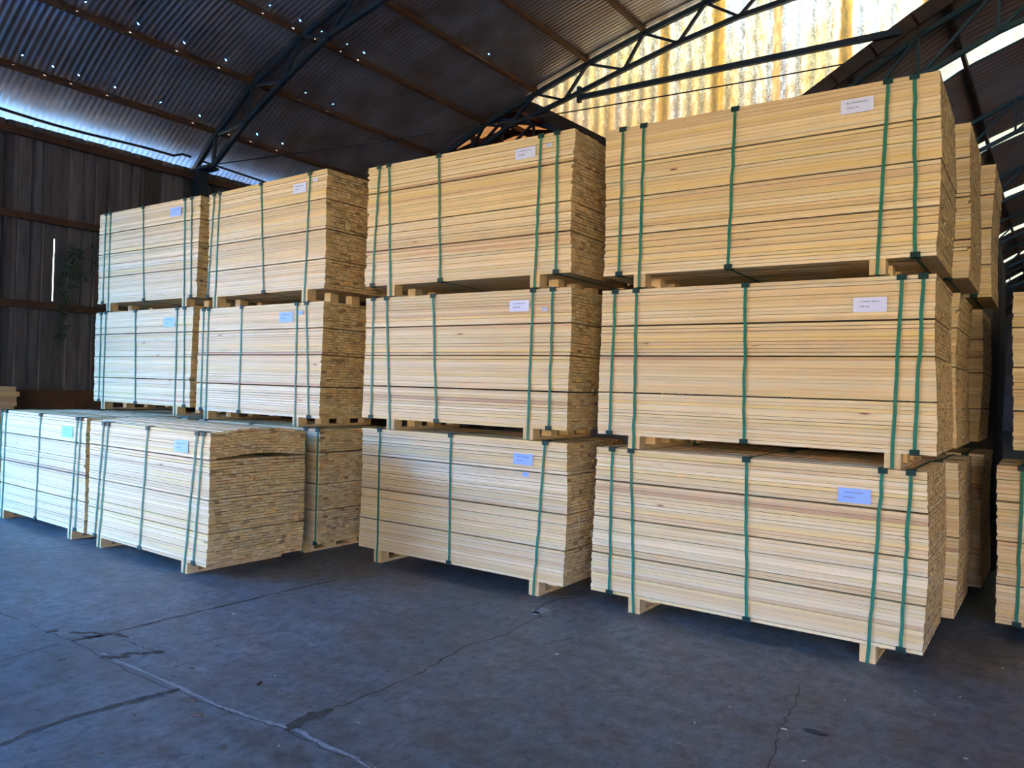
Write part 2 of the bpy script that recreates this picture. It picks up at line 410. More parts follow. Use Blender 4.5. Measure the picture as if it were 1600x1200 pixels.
# left wall of ribbed sheets, from the big side opening to the end of the hall
def ribbed_wall(name, y0, y1, z0, z1, x, mat, gap=None):
    b = MB(); prof = []; y = y0; random.seed(9)
    while y < y1:
        pw = random.choice([0.30, 0.33, 0.36, 0.36, 0.40])
        d = random.uniform(-0.006, 0.006)
        prof += [(y, -0.035), (y+0.02, -0.035), (y+0.035, d), (y+pw*0.5-0.015, d+0.004), (y+pw*0.5, d-0.012), (y+pw*0.5+0.015, d+0.004), (y+pw-0.02, d)]
        y += pw
    prof.append((y1, 0))
    if gap: prof = [p for p in prof if abs(p[0]-gap) > 0.03] + [(gap-0.006, 0.0), (gap+0.006, 0.0)]; prof.sort()
    prof = [p for p in prof if p[0] <= y1]
    zs = [z0, 1.40, 1.5, 2.0, 2.66, 3.15, 3.56, z1]
    for (py, d) in prof:
        for z in zs: b.v.append((x+d, py, z))
    nz = len(zs)
    for i in range(len(prof)-1):
        for k in range(nz-1):
            cy = (prof[i][0]+prof[i+1][0])/2
            if gap and abs(cy-gap) < 0.008 and k in (4, 5): continue
            a = i*nz+k
            b.f.append((a, a+nz, a+nz+1, a+1)); b.mi.append(0)
    return b.build(name, mat)
wl = ribbed_wall('wall_left', 3.55, 12.0, 0.0, 5.12, X0, M['wall'], gap=5.24)
tag(wl, kind='structure')

# plinth beam
b = MB(); b.box(-11.96, -11.80, 4.62, 12.0, 0, 1.30); b.box(-11.97, -11.76, 4.62, 12.0, 1.30, 1.36)
tag(b.build('baseboard_left', M['girt2'] if 'girt2' in M else M['purlin']), kind='structure')

# walls behind the camera and to the right, wall beyond
b = MB(); b.box(-12.2, 2.3, -12.2, -12.0, 0, 8.6); b.box(11.6, 12.2, -12.2, -12.0, 0, 8.6); b.box(2.3, 11.6, -12.2, -12.0, 5.05, 8.6)
tag(b.build('wall_front', M['wall']), kind='structure')
b = MB(); b.box(12.0, 12.2, -2.0, 12.0, 0, 5.1); b.box(12.0, 12.2, -12.0, -11.0, 0, 5.1); b.box(12.0, 12.2, -11.0, -5.0, 3.6, 5.1); b.box(12.0, 12.2, -5.0, -2.0, 0, 5.1)
tag(b.build('wall_right', M['wall']), kind='structure')
b = MB(); b.box(-12.15, -12.0, -12.0, -7.0, 0, 5.2); b.box(-12.15, -12.0, 1.3, 3.56, 0, 5.12); b.box(-12.15, -12.0, -7.0, 1.3, 4.15, 5.2)
tag(b.build('wall_left', M['wall']), kind='structure')
b = MB(); b.box(-17.2, 13.2, 51.8, 52.0, 0, 8.6); tag(b.build('wall_back', M['wall']), kind='structure')
b = MB(); b.box(-17.1, -17.0, 12.0, 52.0, 0, 5.3); b.box(-17.0, -12.0, 12.0, 12.1, 0, 5.2); tag(b.build('wall_left', M['wall']), kind='structure')
b = MB(); b.box(13.0, 13.1, 12.0, 52.0, 0, 5.3); tag(b.build('wall_right', M['wall']), kind='structure')

# added ochre walls out of view: block low sky, bounce warm light in
b = MB(); b.box(-28.4, -28, -34, 14, -0.1, 6.2); tag(b.build('wall_left', M['bounce_wall']), kind='structure')
b = MB(); b.box(-14, 34, -28.4, -28, -0.1, 8.0); tag(b.build('wall_front', M['bounce_wall']), kind='structure')
b = MB(); b.box(30, 30.4, -28, 20, -0.1, 6.0); tag(b.build('wall_right', M['bounce_wall']), kind='structure')

# gable of fibreglass sheets between the high roof and the two lower roofs
def gable():
    pitch = 0.22; seg = 8; x0, x1 = -8.62, 11.3
    n = int((x1-x0)/pitch*seg)
    b = MB(); nz = 6
    for i in range(n+1):
        x = x0+(x1-x0)*i/n
        y = Y2+0.06+0.028*math.cos(2*math.pi*(x-x0)/pitch)
        top = arch(x)-0.004
        k = int((x-x0)/0.33); top += 0.0
        bot = min(max(left_vault(x) if x < V0 else right_vault(x), 5.1), top-0.01)
        for j in range(nz): b.v.append((x, y, bot+(top-bot)*j/(nz-1)))
    for i in range(n):
        for j in range(nz-1):
            a = i*nz+j; b.f.append((a, a+nz, a+nz+1, a+1)); b.mi.append(0)
    return b.build('wall_back', M['fibre'], smooth=True)
tag(gable(), kind='structure')

# added closing sheet that keeps sky light out beneath the taller left lower roof
b = MB(); n_ = 40
for i in range(n_+1):
    x = -17.0+(17.0-8.55)*i/n_; b.v += [(x, Y2+0.04, arch(x)-0.01 if x > -12.0 else 5.1), (x, Y2+0.04, max(left_vault(x)+0.03, arch(x)))]
for i in range(n_): b.f.append((2*i, 2*i+2, 2*i+3, 2*i+1)); b.mi.append(0)
tag(b.build('wall_back', M['wall']), kind='structure')

# lower roofs of the hall beyond, with skylight strips
SKY_Y = [(14.25, 14.95), (19.35, 20.05), (24.5, 25.1), (29.5, 30.1), (34.4, 35.0), (39.4, 40.0)]
def in_sky(cx, cy):
    r = np.zeros(len(cy), bool)
    for a, c in SKY_Y: r |= (cy > a) & (cy < c)
    return r & (cx > -2.35) & (cx < 9.5)
xs = np.linspace(V0, V0+18, 80)
rv = sheet('ceiling', xs, right_vault, Y2+0.05, 51.8, 0.17, 0.016, M['roof_far'], skip=in_sky); tag(rv, kind='structure')
xs2 = [x for x in np.linspace(V0, V0+18, 80) if -2.6 < x < 9.8]
for k, (a, c) in enumerate(SKY_Y):
    o = sheet('window_%d' % (k+1), xs2, lambda x: right_vault(x)+0.004, a-0.02, c+0.02, 0.17, 0.016, M['skylight'])
    tag(o, kind='structure')
xs = np.linspace(V0-12, V0, 56)
OR_Y = [(12.6+1.35*k, 13.35+1.35*k) for k in range(16)]
def in_or(cx, cy):
    r = np.zeros(len(cy), bool)
    for a, c in OR_Y: r |= (cy > a) & (cy < c)
    return r & (cx < -8.2) & (cx > -15.5)
lv = sheet('ceiling', xs, left_vault, Y2+0.05, 51.8, 0.17, 0.016, M['roof_orange'], skip=in_or); tag(lv, kind='structure')
for k, (a, c) in enumerate(OR_Y):
    o = sheet('window_%d' % (k+11), [x for x in xs if -15.8 < x < -8.0], lambda x: left_vault(x)+0.004, a-0.02, c+0.02, 0.17, 0.016, M['orange'])
    tag(o, kind='structure')

# ------------------------------------------------------------------ roof steel
def polybar(b, pts, w, h):
    for p, q in zip(pts[:-1], pts[1:]):
        d = (Vector(q)-Vector(p)).normalized()*w*0.25
        b.bar(Vector(p)-d, Vector(q)+d, w, h)
PURLIN_LABELS = ['rust-brown steel purlin lowest on the left slope of the roof, nearest the left wall',
 'rust-brown steel purlin second up from the left wall under the corrugated roof',
 'rust-brown steel purlin third up from the left wall under the corrugated roof',
 'rust-brown steel purlin fourth from the left wall, meeting the back gable above the third stack',
 'rust-brown steel purlin fifth from the left wall, meeting the gable truss high in the middle',
 'rust-brown steel purlin sixth from the left wall, shortest one visible at the top edge']
for k, px in enumerate(PX):
    if px > 6: break
    b = MB(); z = arch(px)-0.012
    dz = (arch(px+0.05)-arch(px-0.05))*10
    b.bar((px, -12.0, z-0.05), (px, Y2-0.02, z-0.05), 0.065, 0.085, up=(-dz, 0, 1))
    o = b.build('roof_purlin', M['purlin'])
    lab = PURLIN_LABELS[k] if k < 6 else 'rust-brown steel purlin of the high roof, %s from the left wall' % ['seventh', 'eighth', 'ninth', 'tenth', 'eleventh', 'twelfth', 'thirteenth', 'fourteenth', 'fifteenth', 'sixteenth'][k-6]
    tag(o, lab, 'purlin', 'purlins of the main roof')

def truss(y, label, col=M['truss'], full=True):
    t = empty('roof_truss', (-12.0, y, 5.1)); tag(t, label, 'roof truss', 'curved trusses of the main roof')
    off = Vector((12.0, -y, -5.1))
    top = [(-12.05, 5.12)] + [(x, arch(x)-0.115) for x in PX[:11]]
    BX = [-11.5, -10.62, -9.75, -8.75, -7.5, -6.3, -5.3, -4.28, -3.1, -1.9, -0.6]
    BZ = [5.11, 5.70, 6.15, 6.60, 6.87, 7.17, 7.40, 7.58, 7.68, 7.74, 7.78]
    bot = list(zip(BX, BZ))
    top = top + [(-x, z) for x, z in top[-2::-1]]; bot = bot + [(-x, z) for x, z in bot[::-1]]
    P = lambda q: Vector((q[0], y, q[1]))+off
    b = MB(); polybar(b, [P(q) for q in top], 0.07, 0.085); b.build('top_chord', col, t)
    b = MB(); polybar(b, [P((-12.05, 5.12))]+[P(q) for q in bot]+[P((12.05, 5.12))], 0.065, 0.075); b.build('bottom_chord', col, t)
    tx = top[1:-1]; 
    nb = 11
    for k in range(10):
        for sgn in (-1, 1):
            g = lambda q: P((q[0]*(-sgn), q[1]))
            T_ = [(x, arch(x)-0.115) for x in PX[:11]]
            B_ = bot[:11]
            b = MB(); b.bar(g(T_[k]), g(B_[k]), 0.045, 0.05); b.build('web_strut', col, t)
            if k+1 < len(B_):
                b = MB(); b.bar(g(T_[k]), g(B_[k+1]), 0.035, 0.04); b.build('web_strut', col, t)
    return t
truss(7.44, 'dark blue curved lattice truss crossing the roof from the column behind the left stacks')
truss(Y2-0.10, 'dark blue curved lattice truss in front of the yellowed translucent gable')
truss(2.8, 'dark blue curved lattice truss overhead, nearest the camera')
# purlin cleats share the truss colour
for y, lab in ((7.44, 'dark blue steel column against the left wall carrying the nearer truss'), (Y2-0.10, 'dark blue steel column at the far end of the left wall')):
    t = empty('steel_column', (-11.86, y, 0)); tag(t, lab, 'column')
    b = MB(); b.box(-0.10, 0.10, -0.09, 0.09, 0, 5.06); b.build('post', M['truss'], t)
    b = MB(); b.box(-0.13, 0.36, -0.11, 0.11, 5.06, 5.10); b.build('cap_plate', M['truss'], t)

b = MB(); b.bar((-7.15, Y2-0.16, 6.83), (-1.95, Y2-0.16, 6.75), 0.06, 0.09); b.bar((-7.15, Y2-0.16, 7.02), (-7.15, Y2-0.16, 6.74), 0.07, 0.07, up=(0,1,0))
tag(b.build('tie_beam', M['truss']), 'dark blue horizontal steel tie beam across the translucent gable', 'beam')

# valley beams of the lower roofs
def valley(name, fn, xa, xb, y, label, w=0.05, h=0.22, drop=0.10):
    b = MB(); xs = np.linspace(xa, xb, 18)
    polybar(b, [(x, y, fn(x)-drop) for x in xs], w, h)
    tag(b.build(name, M['fascia']), label, 'beam')
M['fascia'] = mat_rust_steel('dark_brown_fascia', (0.022, 0.014, 0.012), (0.05, 0.025, 0.015), 0.45)
valley('edge_beam', left_vault, -8.6, V0, Y2-0.02, 'dark brown edge beam sloping down behind the second stack from the right')
valley('edge_beam', right_vault, V0, 4.0, Y2-0.02, 'dark brown edge beam rising to the right above the rightmost stack')
b = MB(); b.bar((V0, Y2, 4.90), (V0, 51, 4.90), 0.28, 0.10); tag(b.build('valley_gutter', M['fascia']), 'dark valley gutter between the two lower roofs beyond the gable', 'gutter')
for y in (17.0, 27.0, 37.0, 47.0):
    b = MB(); b.box(V0-0.1, V0+0.1, y-0.1, y+0.1, 0, 4.84); tag(b.build('steel_column', M['truss']), 'dark steel column under the valley gutter of the hall beyond', 'column', 'columns beyond')

def far_truss(y, label):
    t = empty('lattice_girder', (V0, y, 5.0)); tag(t, label, 'roof truss', 'trusses of the right lower roof')
    off = Vector((-V0, -y, -5.0)); P = lambda x, z: Vector((x, y, z))+off
    xs = np.linspace(V0+0.2, V0+17.9, 19)
    top = [P(x, right_vault(x)-0.14) for x in xs]
    bot = [P(x, max(5.0, right_vault(x)-0.14-0.62*min(1, (x-V0)/2.0, (V0+18-x)/2.0))) for x in xs]
    b = MB(); polybar(b, top, 0.06, 0.07); b.build('top_chord', M['truss_far'], t)
    b = MB(); polybar(b, bot, 0.06, 0.07); b.build('bottom_chord', M['truss_far'], t)
    for k in range(1, 17):
        b = MB(); b.bar(top[k], bot[k], 0.04); b.build('web_strut', M['truss_far'], t)
        b = MB(); b.bar(top[k+1], bot[k], 0.04); b.build('web_strut', M['truss_far'], t)
for k, y in enumerate((12.45, 17.3, 22.2, 27.1, 32.0, 37.0, 42.0)):
    far_truss(y, 'blue-green lattice truss under the right lower roof, ' + ['nearest the gable', 'second beyond the gable', 'third beyond the gable', 'fourth beyond the gable', 'fifth beyond the gable', 'sixth beyond the gable', 'farthest in the dark'][k])
for k, x in enumerate((-4.0, -2.7, -1.41, -0.2, 1.2, 2.6, 4.0)):
    b = MB(); b.bar((x, Y2+0.1, right_vault(x)-0.075), (x, 51, right_vault(x)-0.075), 0.06, 0.09)
    tag(b.build('roof_purlin', M['purlin']), ['rusty purlin of the right lower roof, lowest by the valley', 'rusty purlin of the right lower roof, second above the valley', 'rusty purlin crossing the bright skylight strips at the upper right', 'rusty purlin of the right lower roof, fourth above the valley', 'rusty purlin of the right lower roof, fifth above the valley', 'rusty purlin of the right lower roof, sixth above the valley', 'rusty purlin along the ridge of the right lower roof'][k], 'purlin', 'purlins of the right lower roof')
def left_truss(y, label):
    t = empty('lattice_girder', (V0-12, y, 5.0)); tag(t, label, 'roof truss', 'trusses of the left lower roof')
    off = Vector((-(V0-12), -y, -5.0)); P = lambda x, z: Vector((x, y, z))+off
    xs = np.linspace(V0-11.9, V0-0.2, 15)
    top = [P(x, left_vault(x)-0.14) for x in xs]
    bot = [P(x, max(4.9, left_vault(x)-0.14-0.75*min(1, (x-(V0-12))/2.0, (V0-x)/2.0))) for x in xs]
    b = MB(); polybar(b, top, 0.08, 0.09); b.build('top_chord', M['truss'], t)
    b = MB(); polybar(b, bot, 0.08, 0.09); b.build('bottom_chord', M['truss'], t)
    for k in range(1, 13):
        b = MB(); b.bar(top[k], bot[k], 0.05); b.build('web_strut', M['truss'], t)
        b = MB(); b.bar(top[k+1], bot[k], 0.05); b.build('web_strut', M['truss'], t)
for k, y in enumerate((13.6, 17.3, 22.2)):
    left_truss(y, 'dark lattice truss under the orange-lit left lower roof, ' + ['nearest', 'second', 'farthest'][k])
for k, x in enumerate((-14.2, -12.9, -11.6, -10.3, -9.1, -7.8)):
    b = MB(); b.bar((x, Y2+0.1, left_vault(x)-0.09), (x, 40, left_vault(x)-0.09), 0.07, 0.12)
    tag(b.build('roof_purlin', M['girt']), 'dark purlin under the orange-lit left lower roof, ' + ['first from its outer side', 'second from its outer side', 'left of its ridge', 'right of its ridge', 'second from the valley', 'nearest the valley'][k], 'purlin', 'purlins of the left lower roof')

# girts, eave cables
for z, lab in ((4.97, 'dark red horizontal wall rail just under the eave of the left wall'), (3.81, 'dark red horizontal wall rail across the middle of the left wall'), (2.57, 'dark red horizontal wall rail at the lower third of the left wall')):
    b = MB(); b.box(-11.97, -11.89, 3.6, 11.8, z-0.05, z+0.05)
    tag(b.build('wall_rail', M['girt']), lab, 'rail', 'rails on the left wall')
def cable(name, pts, r, lab, mat='cable', cat='cable'):
    b = MB(); b.tube(pts, r, 6); tag(b.build(name, M[mat], smooth=True), lab, cat)
cable('sagging_cable', [(-11.93, y, 5.21+0.02*math.sin(y*2.1)+(0.07 if 7<y<7.7 else 0)) for y in np.linspace(3.4, 7.3, 26)], 0.022, 'black cable bundle running along the top of the left wall')
cable('sagging_cable', [(-11.93, y, 5.27-0.045*(y-7.5)+0.0) for y in np.linspace(7.5, 11.5, 14)], 0.02, 'black cable running on from the column behind the left stacks')
pa = Vector((-11.5, 7.40, 5.12)); pb = Vector((-1.9, 11.80, 6.42))
cable('tie_wire', [pa.lerp(pb, t) - Vector((0, 0, 0.30*4*t*(1-t)*0.25)) for t in np.linspace(0, 1, 24)], 0.010, 'thin sagging tie wire strung from the nearer truss foot to the gable')

# climbing plant that grew in through the slit
t = empty('climbing_plant', (-11.88, 5.3, 1.37)); tag(t, 'dark leafy climbing plant in the slit of the left wall', 'plant')
random.seed(12)
b = MB(); stem = [(0.0+random.uniform(-.015, .015), -0.08+0.10*k/13*2+random.uniform(-.03, .03), k*0.16) for k in range(14)]
b.tube(stem, 0.007, 5)
br = [(0.02, 0.0, 1.7), (0.03, 0.2, 2.0), (0.04, 0.42, 2.16), (0.05, 0.66, 2.08)]; b.tube(br, 0.006, 5)
br2 = [(0.02, 0.1, 1.8), (0.03, 0.3, 1.72), (0.04, 0.5, 1.85)]; b.tube(br2, 0.005, 5)
b.build('stem', M['leaf'], t)
b = MB()
def leaf(b, p, d, L_):
    p = Vector(p); d = Vector(d).normalized(); s_ = d.cross(Vector((1, 0, 0.2))).normalized()
    n = len(b.v); w_ = L_*0.16
    for q in (p, p+d*L_*0.35+s_*w_, p+d*L_, p+d*L_*0.35-s_*w_, p+d*L_*0.5+Vector((0.012, 0, 0))): b.v.append(tuple(q))
    b.f += [(n, n+1, n+4), (n+1, n+2, n+4), (n+2, n+3, n+4), (n+3, n, n+4)]; b.mi += [0]*4
for src in (br, br2, stem[5:]):
    for p in src:
        for k in range(7):
            leaf(b, (p[0]+0.02, p[1]+random.uniform(-.07, .07), p[2]+random.uniform(-.07, .07)), (random.uniform(0, .3), random.uniform(-1, 1), random.uniform(-1, 0.3)), random.uniform(0.07, 0.16))
b.build('foliage', M['leaf'], t)

# ------------------------------------------------------------------ cracks, joints and litter on the floor
def crack(pts, wd, mat='dirt', jit=0.012, seed=1, z=0.0015, name='floor_crack', sub=5):
    rnd = random.Random(seed); P2 = []
    for (p, q) in zip(pts[:-1], pts[1:]):
        for k in range(sub):
            t_ = k/sub
            P2.append((p[0]*(1-t_)+q[0]*t_+rnd.uniform(-jit, jit), p[1]*(1-t_)+q[1]*t_+rnd.uniform(-jit, jit)))
    P2.append(pts[-1])
    b = MB(); N = len(P2)
    for i, p in enumerate(P2):
        a = Vector(P2[max(i-1, 0)]); c = Vector(P2[min(i+1, N-1)]); d = (c-a).normalized(); nn = Vector((-d.y, d.x))
        f_ = i/(N-1); w_ = (wd(f_) if callable(wd) else wd)*rnd.uniform(0.45, 1.3)/2
        b.v.append((p[0]+nn.x*w_, p[1]+nn.y*w_, z)); b.v.append((p[0]-nn.x*w_, p[1]-nn.y*w_, z))
    for i in range(N-1): b.f.append((2*i, 2*i+2, 2*i+3, 2*i+1)); b.mi.append(0)
    o = b.build(name, M[mat], floor); return o
crack([(-3.66,1.2),(-3.67,1.45),(-3.71,1.59),(-3.72,1.8),(-3.70,1.97),(-3.67,2.14),(-3.65,2.27)], lambda f: 0.018+0.035*f, seed=2, jit=0.006)
crack([(-4.70,1.0),(-4.76,1.87),(-4.80,2.2)], 0.010, seed=3, jit=0.01)
crack([(-4.80,2.27),(-4.76,2.48),(-4.78,2.86),(-4.77,3.22),(-4.77,3.66),(-4.75,4.16),(-4.74,4.3)], lambda f: 0.032-0.014*f, seed=4, jit=0.005)
crack([(-7.4,2.26),(-5.67,2.24),(-5.19,2.25),(-4.84,2.26),(-4.47,2.25),(-4.07,2.23),(-3.63,2.25),(-3.29,2.25),(-3.03,2.28),(-2.84,2.31),(-2.53,2.3),(-2.33,2.32),(-2.07,2.29),(-1.4,2.31)], 0.006, mat='dirt', seed=5, jit=0.012)
crack([(-4.47,2.275),(-3.63,2.275),(-3.29,2.275),(-3.03,2.30),(-2.84,2.335),(-2.53,2.325),(-2.07,2.315)], 0.022, mat='chipped', seed=6, jit=0.010, z=0.0010)
crack([(-2.85,2.31),(-2.88,2.43),(-2.87,2.60)], lambda f: 0.03+0.07*math.sin(math.pi*f), seed=7, jit=0.008)
crack([(-2.87,2.60),(-2.86,2.72),(-2.85,2.93),(-2.86,3.19),(-2.92,3.53),(-2.95,3.78),(-2.88,4.06),(-2.95,4.58),(-3.03,4.61),(-3.08,4.82),(-3.09,5.0),(-3.0,5.2)], 0.010, seed=8, jit=0.014)
crack([(-7.5,2.3),(-7.5,2.92),(-7.49,3.22),(-7.46,3.72)], 0.010, seed=9, jit=0.004)
crack([(-1.15,4.44),(-1.1,4.21),(-1.08,3.97),(-1.07,3.79),(-1.03,3.65),(-1.01,3.5),(-0.98,3.2)], 0.006, seed=10, jit=0.014)
crack([(-4.73,2.48),(-4.42,2.47),(-4.26,2.49),(-4.21,2.36),(-4.22,2.25)], 0.007, seed=11, jit=0.012)
crack([(-4.36,2.34),(-4.28,2.42),(-4.20,2.50)], 0.05, seed=12, jit=0.02)
crack([(-4.40,2.24),(-4.34,2.30),(-4.28,2.33)], 0.04, seed=13, jit=0.015)
crack([(-4.95,2.33),(-4.85,2.42),(-4.72,2.50),(-4.62,2.52)], 0.035, seed=14, jit=0.018)
crack([(-4.83,2.36),(-4.76,2.42)], 0.06, seed=15, jit=0.02)
crack([(-5.07,2.25),(-5.05,2.30)], 0.05, seed=16, jit=0.01)
crack([(-3.05,4.58),(-3.00,4.66),(-3.04,4.72)], 0.07, mat='chipped', seed=17, jit=0.03)
crack([(-2.6,4.05),(-2.5,4.4),(-2.35,4.65)], 0.006, seed=18, jit=0.02)

def fl(px, py):
    d = F + R*((px-800)/FPX) + U*((600-py)/FPX); t_ = -1.6/d.z
    return Vector((0, 0, 1.6)) + d*t_
def chips():
    rnd = random.Random(5)
    base = MB(); base.v = [(-.5,-.12,0),(.45,-.16,0),(.5,.10,0),(-.4,.15,0),(-.42,-.08,.14),(.38,-.10,.17),(.4,.06,.15),(-.36,.10,.12)]
    base.f = [(0,3,2,1),(4,5,6,7),(0,1,5,4),(1,2,6,5),(2,3,7,6),(3,0,4,7)]; base.mi = [0]*6
    spots = [(93,1032),(100,1030),(112,1060),(125,1031),(404,1069,1.7),(310,1118,1.8),(366,940),(270,1058),(440,1080),(430,1058),(301,1095),(300,1045),(276,1042),(220,1120),(60,1110,),(210,1118),(590,1082),(605,1050),(250,1170),(340,1010),(350,1168),(160,1178)]
    pale = [(1508,1186,1.2),(1430,1080),(1460,1118),(1255,1190),(1566,1045,1.2),(1140,1105),(870,1023),(1225,1140),(430,1057),(436,1166),(1085,1130),(560,1130),(365,938),(1320,1095),(365,960),(1500,1090)]
    for lst, mt, nm, lab, grp in ((spots, 'chip', 'wood_chip', 'small brown wood chip lying on the concrete floor among the cracks', 'brown wood chips on the floor'),
                         (pale, 'pale_chip', 'wood_splinter', 'small pale splinter of wood lying on the concrete floor', 'pale splinters on the floor')):
        first = None
        for s_ in lst:
            p = fl(s_[0], s_[1]); k = s_[2] if len(s_) > 2 else 1.0
            if first is None: first = o = base.build(nm, M[mt])
            else:
                o = first.copy(); COL.objects.link(o)
            sz = 0.026*k*rnd.uniform(0.6, 1.2)
            o.location = (p.x, p.y, 0.002); o.rotation_euler = (0, 0, rnd.uniform(0, 3.1)); o.scale = (sz, sz, sz)
            special = {(404, 1069): 'larger brown wood chip on the floor right of the long straight crack', (310, 1118): 'larger brown wood chip on the floor just below the wide dark crack at lower left', (1508, 1186): 'largest pale splinter on the floor at the lower right corner', (1566, 1045): 'pale splinter on the floor before the stack cut off at the right edge'}.get((s_[0], s_[1]))
            tag(o, special or lab, 'wood chip', grp)
chips()
b = MB(); nn = 14
for k in range(nn):
    a_ = 2*math.pi*k/nn; b.v.append((0.06*math.cos(a_)*(1+0.1*math.sin(3*a_)), 0.025*math.sin(a_), 0.0)); 
for k in range(nn):
    a_ = 2*math.pi*k/nn; b.v.append((0.045*math.cos(a_), 0.018*math.sin(a_), 0.006))
for k in range(nn): b.f.append((k, (k+1)%nn, nn+(k+1)%nn, nn+k)); b.mi.append(0)
b.f.append(tuple(range(nn, 2*nn))); b.mi.append(0)
o = b.build('flat_pebble', M['cable']); p = fl(1274, 1145); o.location = (p.x, p.y, 0.001); tag(o, 'dark flat oval pebble on the floor in front of the rightmost stack', 'pebble')

# ------------------------------------------------------------------ timber packs
W = 0.943
def board_layout(L, h, seed, sx=0.0, nlay=44, bow=0.0, rag=0.010, gapk=(10, 21, 33), gw=0.007, steps=None):
    """rows of sawn boards: list of (col, layer, x0, x1, y0, y1, z0, z1)"""
    rnd = random.Random(seed); out = []
    pitch = (h-len(gapk)*gw)/nlay
    ph = rnd.uniform(0, 6); ph2 = rnd.uniform(0, 6)
    z = 0.0
    for l in range(nlay):
        lay_from_top = nlay-l
        if lay_from_top in gapk: z += gw
        zf = z/h
        y = rnd.uniform(-0.0035, 0.0035)
        ex = 0.010*math.sin(zf*5+ph)+rnd.uniform(-rag, rag)*0.35
        el = 0.010*math.sin(zf*4+ph2)+rnd.uniform(-rag, rag)*0.5
        ncol = 0; ws = []
        tot = 0
        while tot < W-0.03:
            wv = rnd.choice([0.062, 0.062, 0.062, 0.062, 0.055, 0.075, 0.05]); ws.append(wv); tot += wv
        sc = (W-abs(y))/tot
        th = pitch-rnd.choice([0.0008, 0.0012, 0.002, 0.0035])
        for c, wv in enumerate(ws):
            wv *= sc; g = rnd.choice([0.001, 0.002, 0.0035, 0.006]) if c else 0.001
            j = rnd.uniform(-rag, rag)*0.2
            if rnd.random() < 0.02: j -= rnd.uniform(0.008, 0.025)
            bz = 0.0
            if bow and lay_from_top < gapk[0]+1 :
                bz = bow*math.sin(math.pi*min(1, max(0, (y+wv/2)/W)))**1.0
            elif bow: bz = bow*0.25*math.sin(math.pi*(y+wv/2)/W)*zf
            jz = rnd.uniform(-0.0008, 0.0008)
            xs = sx*(z)
            out.append((c, l, -L+el+xs+rnd.uniform(-rag, rag)*0.6, ex+j+xs, y, y+wv-g, z+bz+jz, z+th+bz+jz-(rnd.choice([0, 0.001, 0.0025, 0.0045]) if c else 0)))
            y += wv
        z += pitch
    return out

TONES = random.Random(77)
def fill(b, boards, hb, T_=None):
    tone = []; seed = []
    for k, (c, l, x0, x1, y0, y1, z0, z1) in enumerate(boards):
        b.box(x0, x1, y0, y1, hb+z0, hb+z1, 0, 1)
        r1 = TONES.random(); r2 = TONES.random()
        tone += [r1]*6; seed += [r2]*6
    b.a['tone'] = tone; b.a['seed'] = seed

def strap_mesh(xt, xb, ztop, zbot, hb, seed, wd=0.020):
    """closed band: up the front, over the top, down the back, under"""
    rnd = random.Random(seed); t_ = 0.0022
    path = []; n = 14
    wob = [rnd.uniform(-0.004, 0.004) for _ in range(n+1)]; wob[0] = wob[-1] = 0
    for k in range(n+1):
        f_ = k/n; path.append((xb+(xt-xb)*f_+wob[k], -0.0055, zbot+(ztop-zbot)*f_, 0, -1, 0))
    path[0] = (xb, -0.0055, zbot-0.001, 0, -1, 0)
    path.append((xt, -0.0055, ztop+0.0005, 0, -0.7, 0.7)); path.append((xt, W+0.006, ztop+0.0005, 0, 0.7, 0.7))
    path.append((xb, W+0.006, zbot-0.001, 0, 0.7, -0.7)); path.append((xb, -0.0055, zbot-0.001, 0, -0.7, -0.7))
    b = MB()
    for (x, y, z, nx, ny, nz) in path:
        b.v += [(x-wd/2, y, z), (x+wd/2, y, z), (x+wd/2, y+ny*t_, z+nz*t_), (x-wd/2, y+ny*t_, z+nz*t_)]
    for k in range(len(path)-1):
        a = 4*k; c = a+4
        for i in range(4):
            j = (i+1) % 4; b.f.append((a+i, a+j, c+j, c+i)); b.mi.append(0)
    return b

def guard_mesh(x, z, up):
    b = MB(); s_ = 1 if up else -1; w_ = 0.027
    b.box(x-w_, x+w_, -0.0125, -0.0078, min(z, z-s_*0.030), max(z, z-s_*0.030))
    za, zb_ = (z, z+0.005) if up else (z-0.005, z)
    b.box(x-w_, x-0.011, -0.0125, 0.045, za, zb_); b.box(x+0.011, x+w_, -0.0125, 0.045, za, zb_)
    b.box(x-0.011, x+0.011, -0.0125, 0.045, za+(0.0035 if up else 0), zb_-(0 if up else 0.0035))
    return b

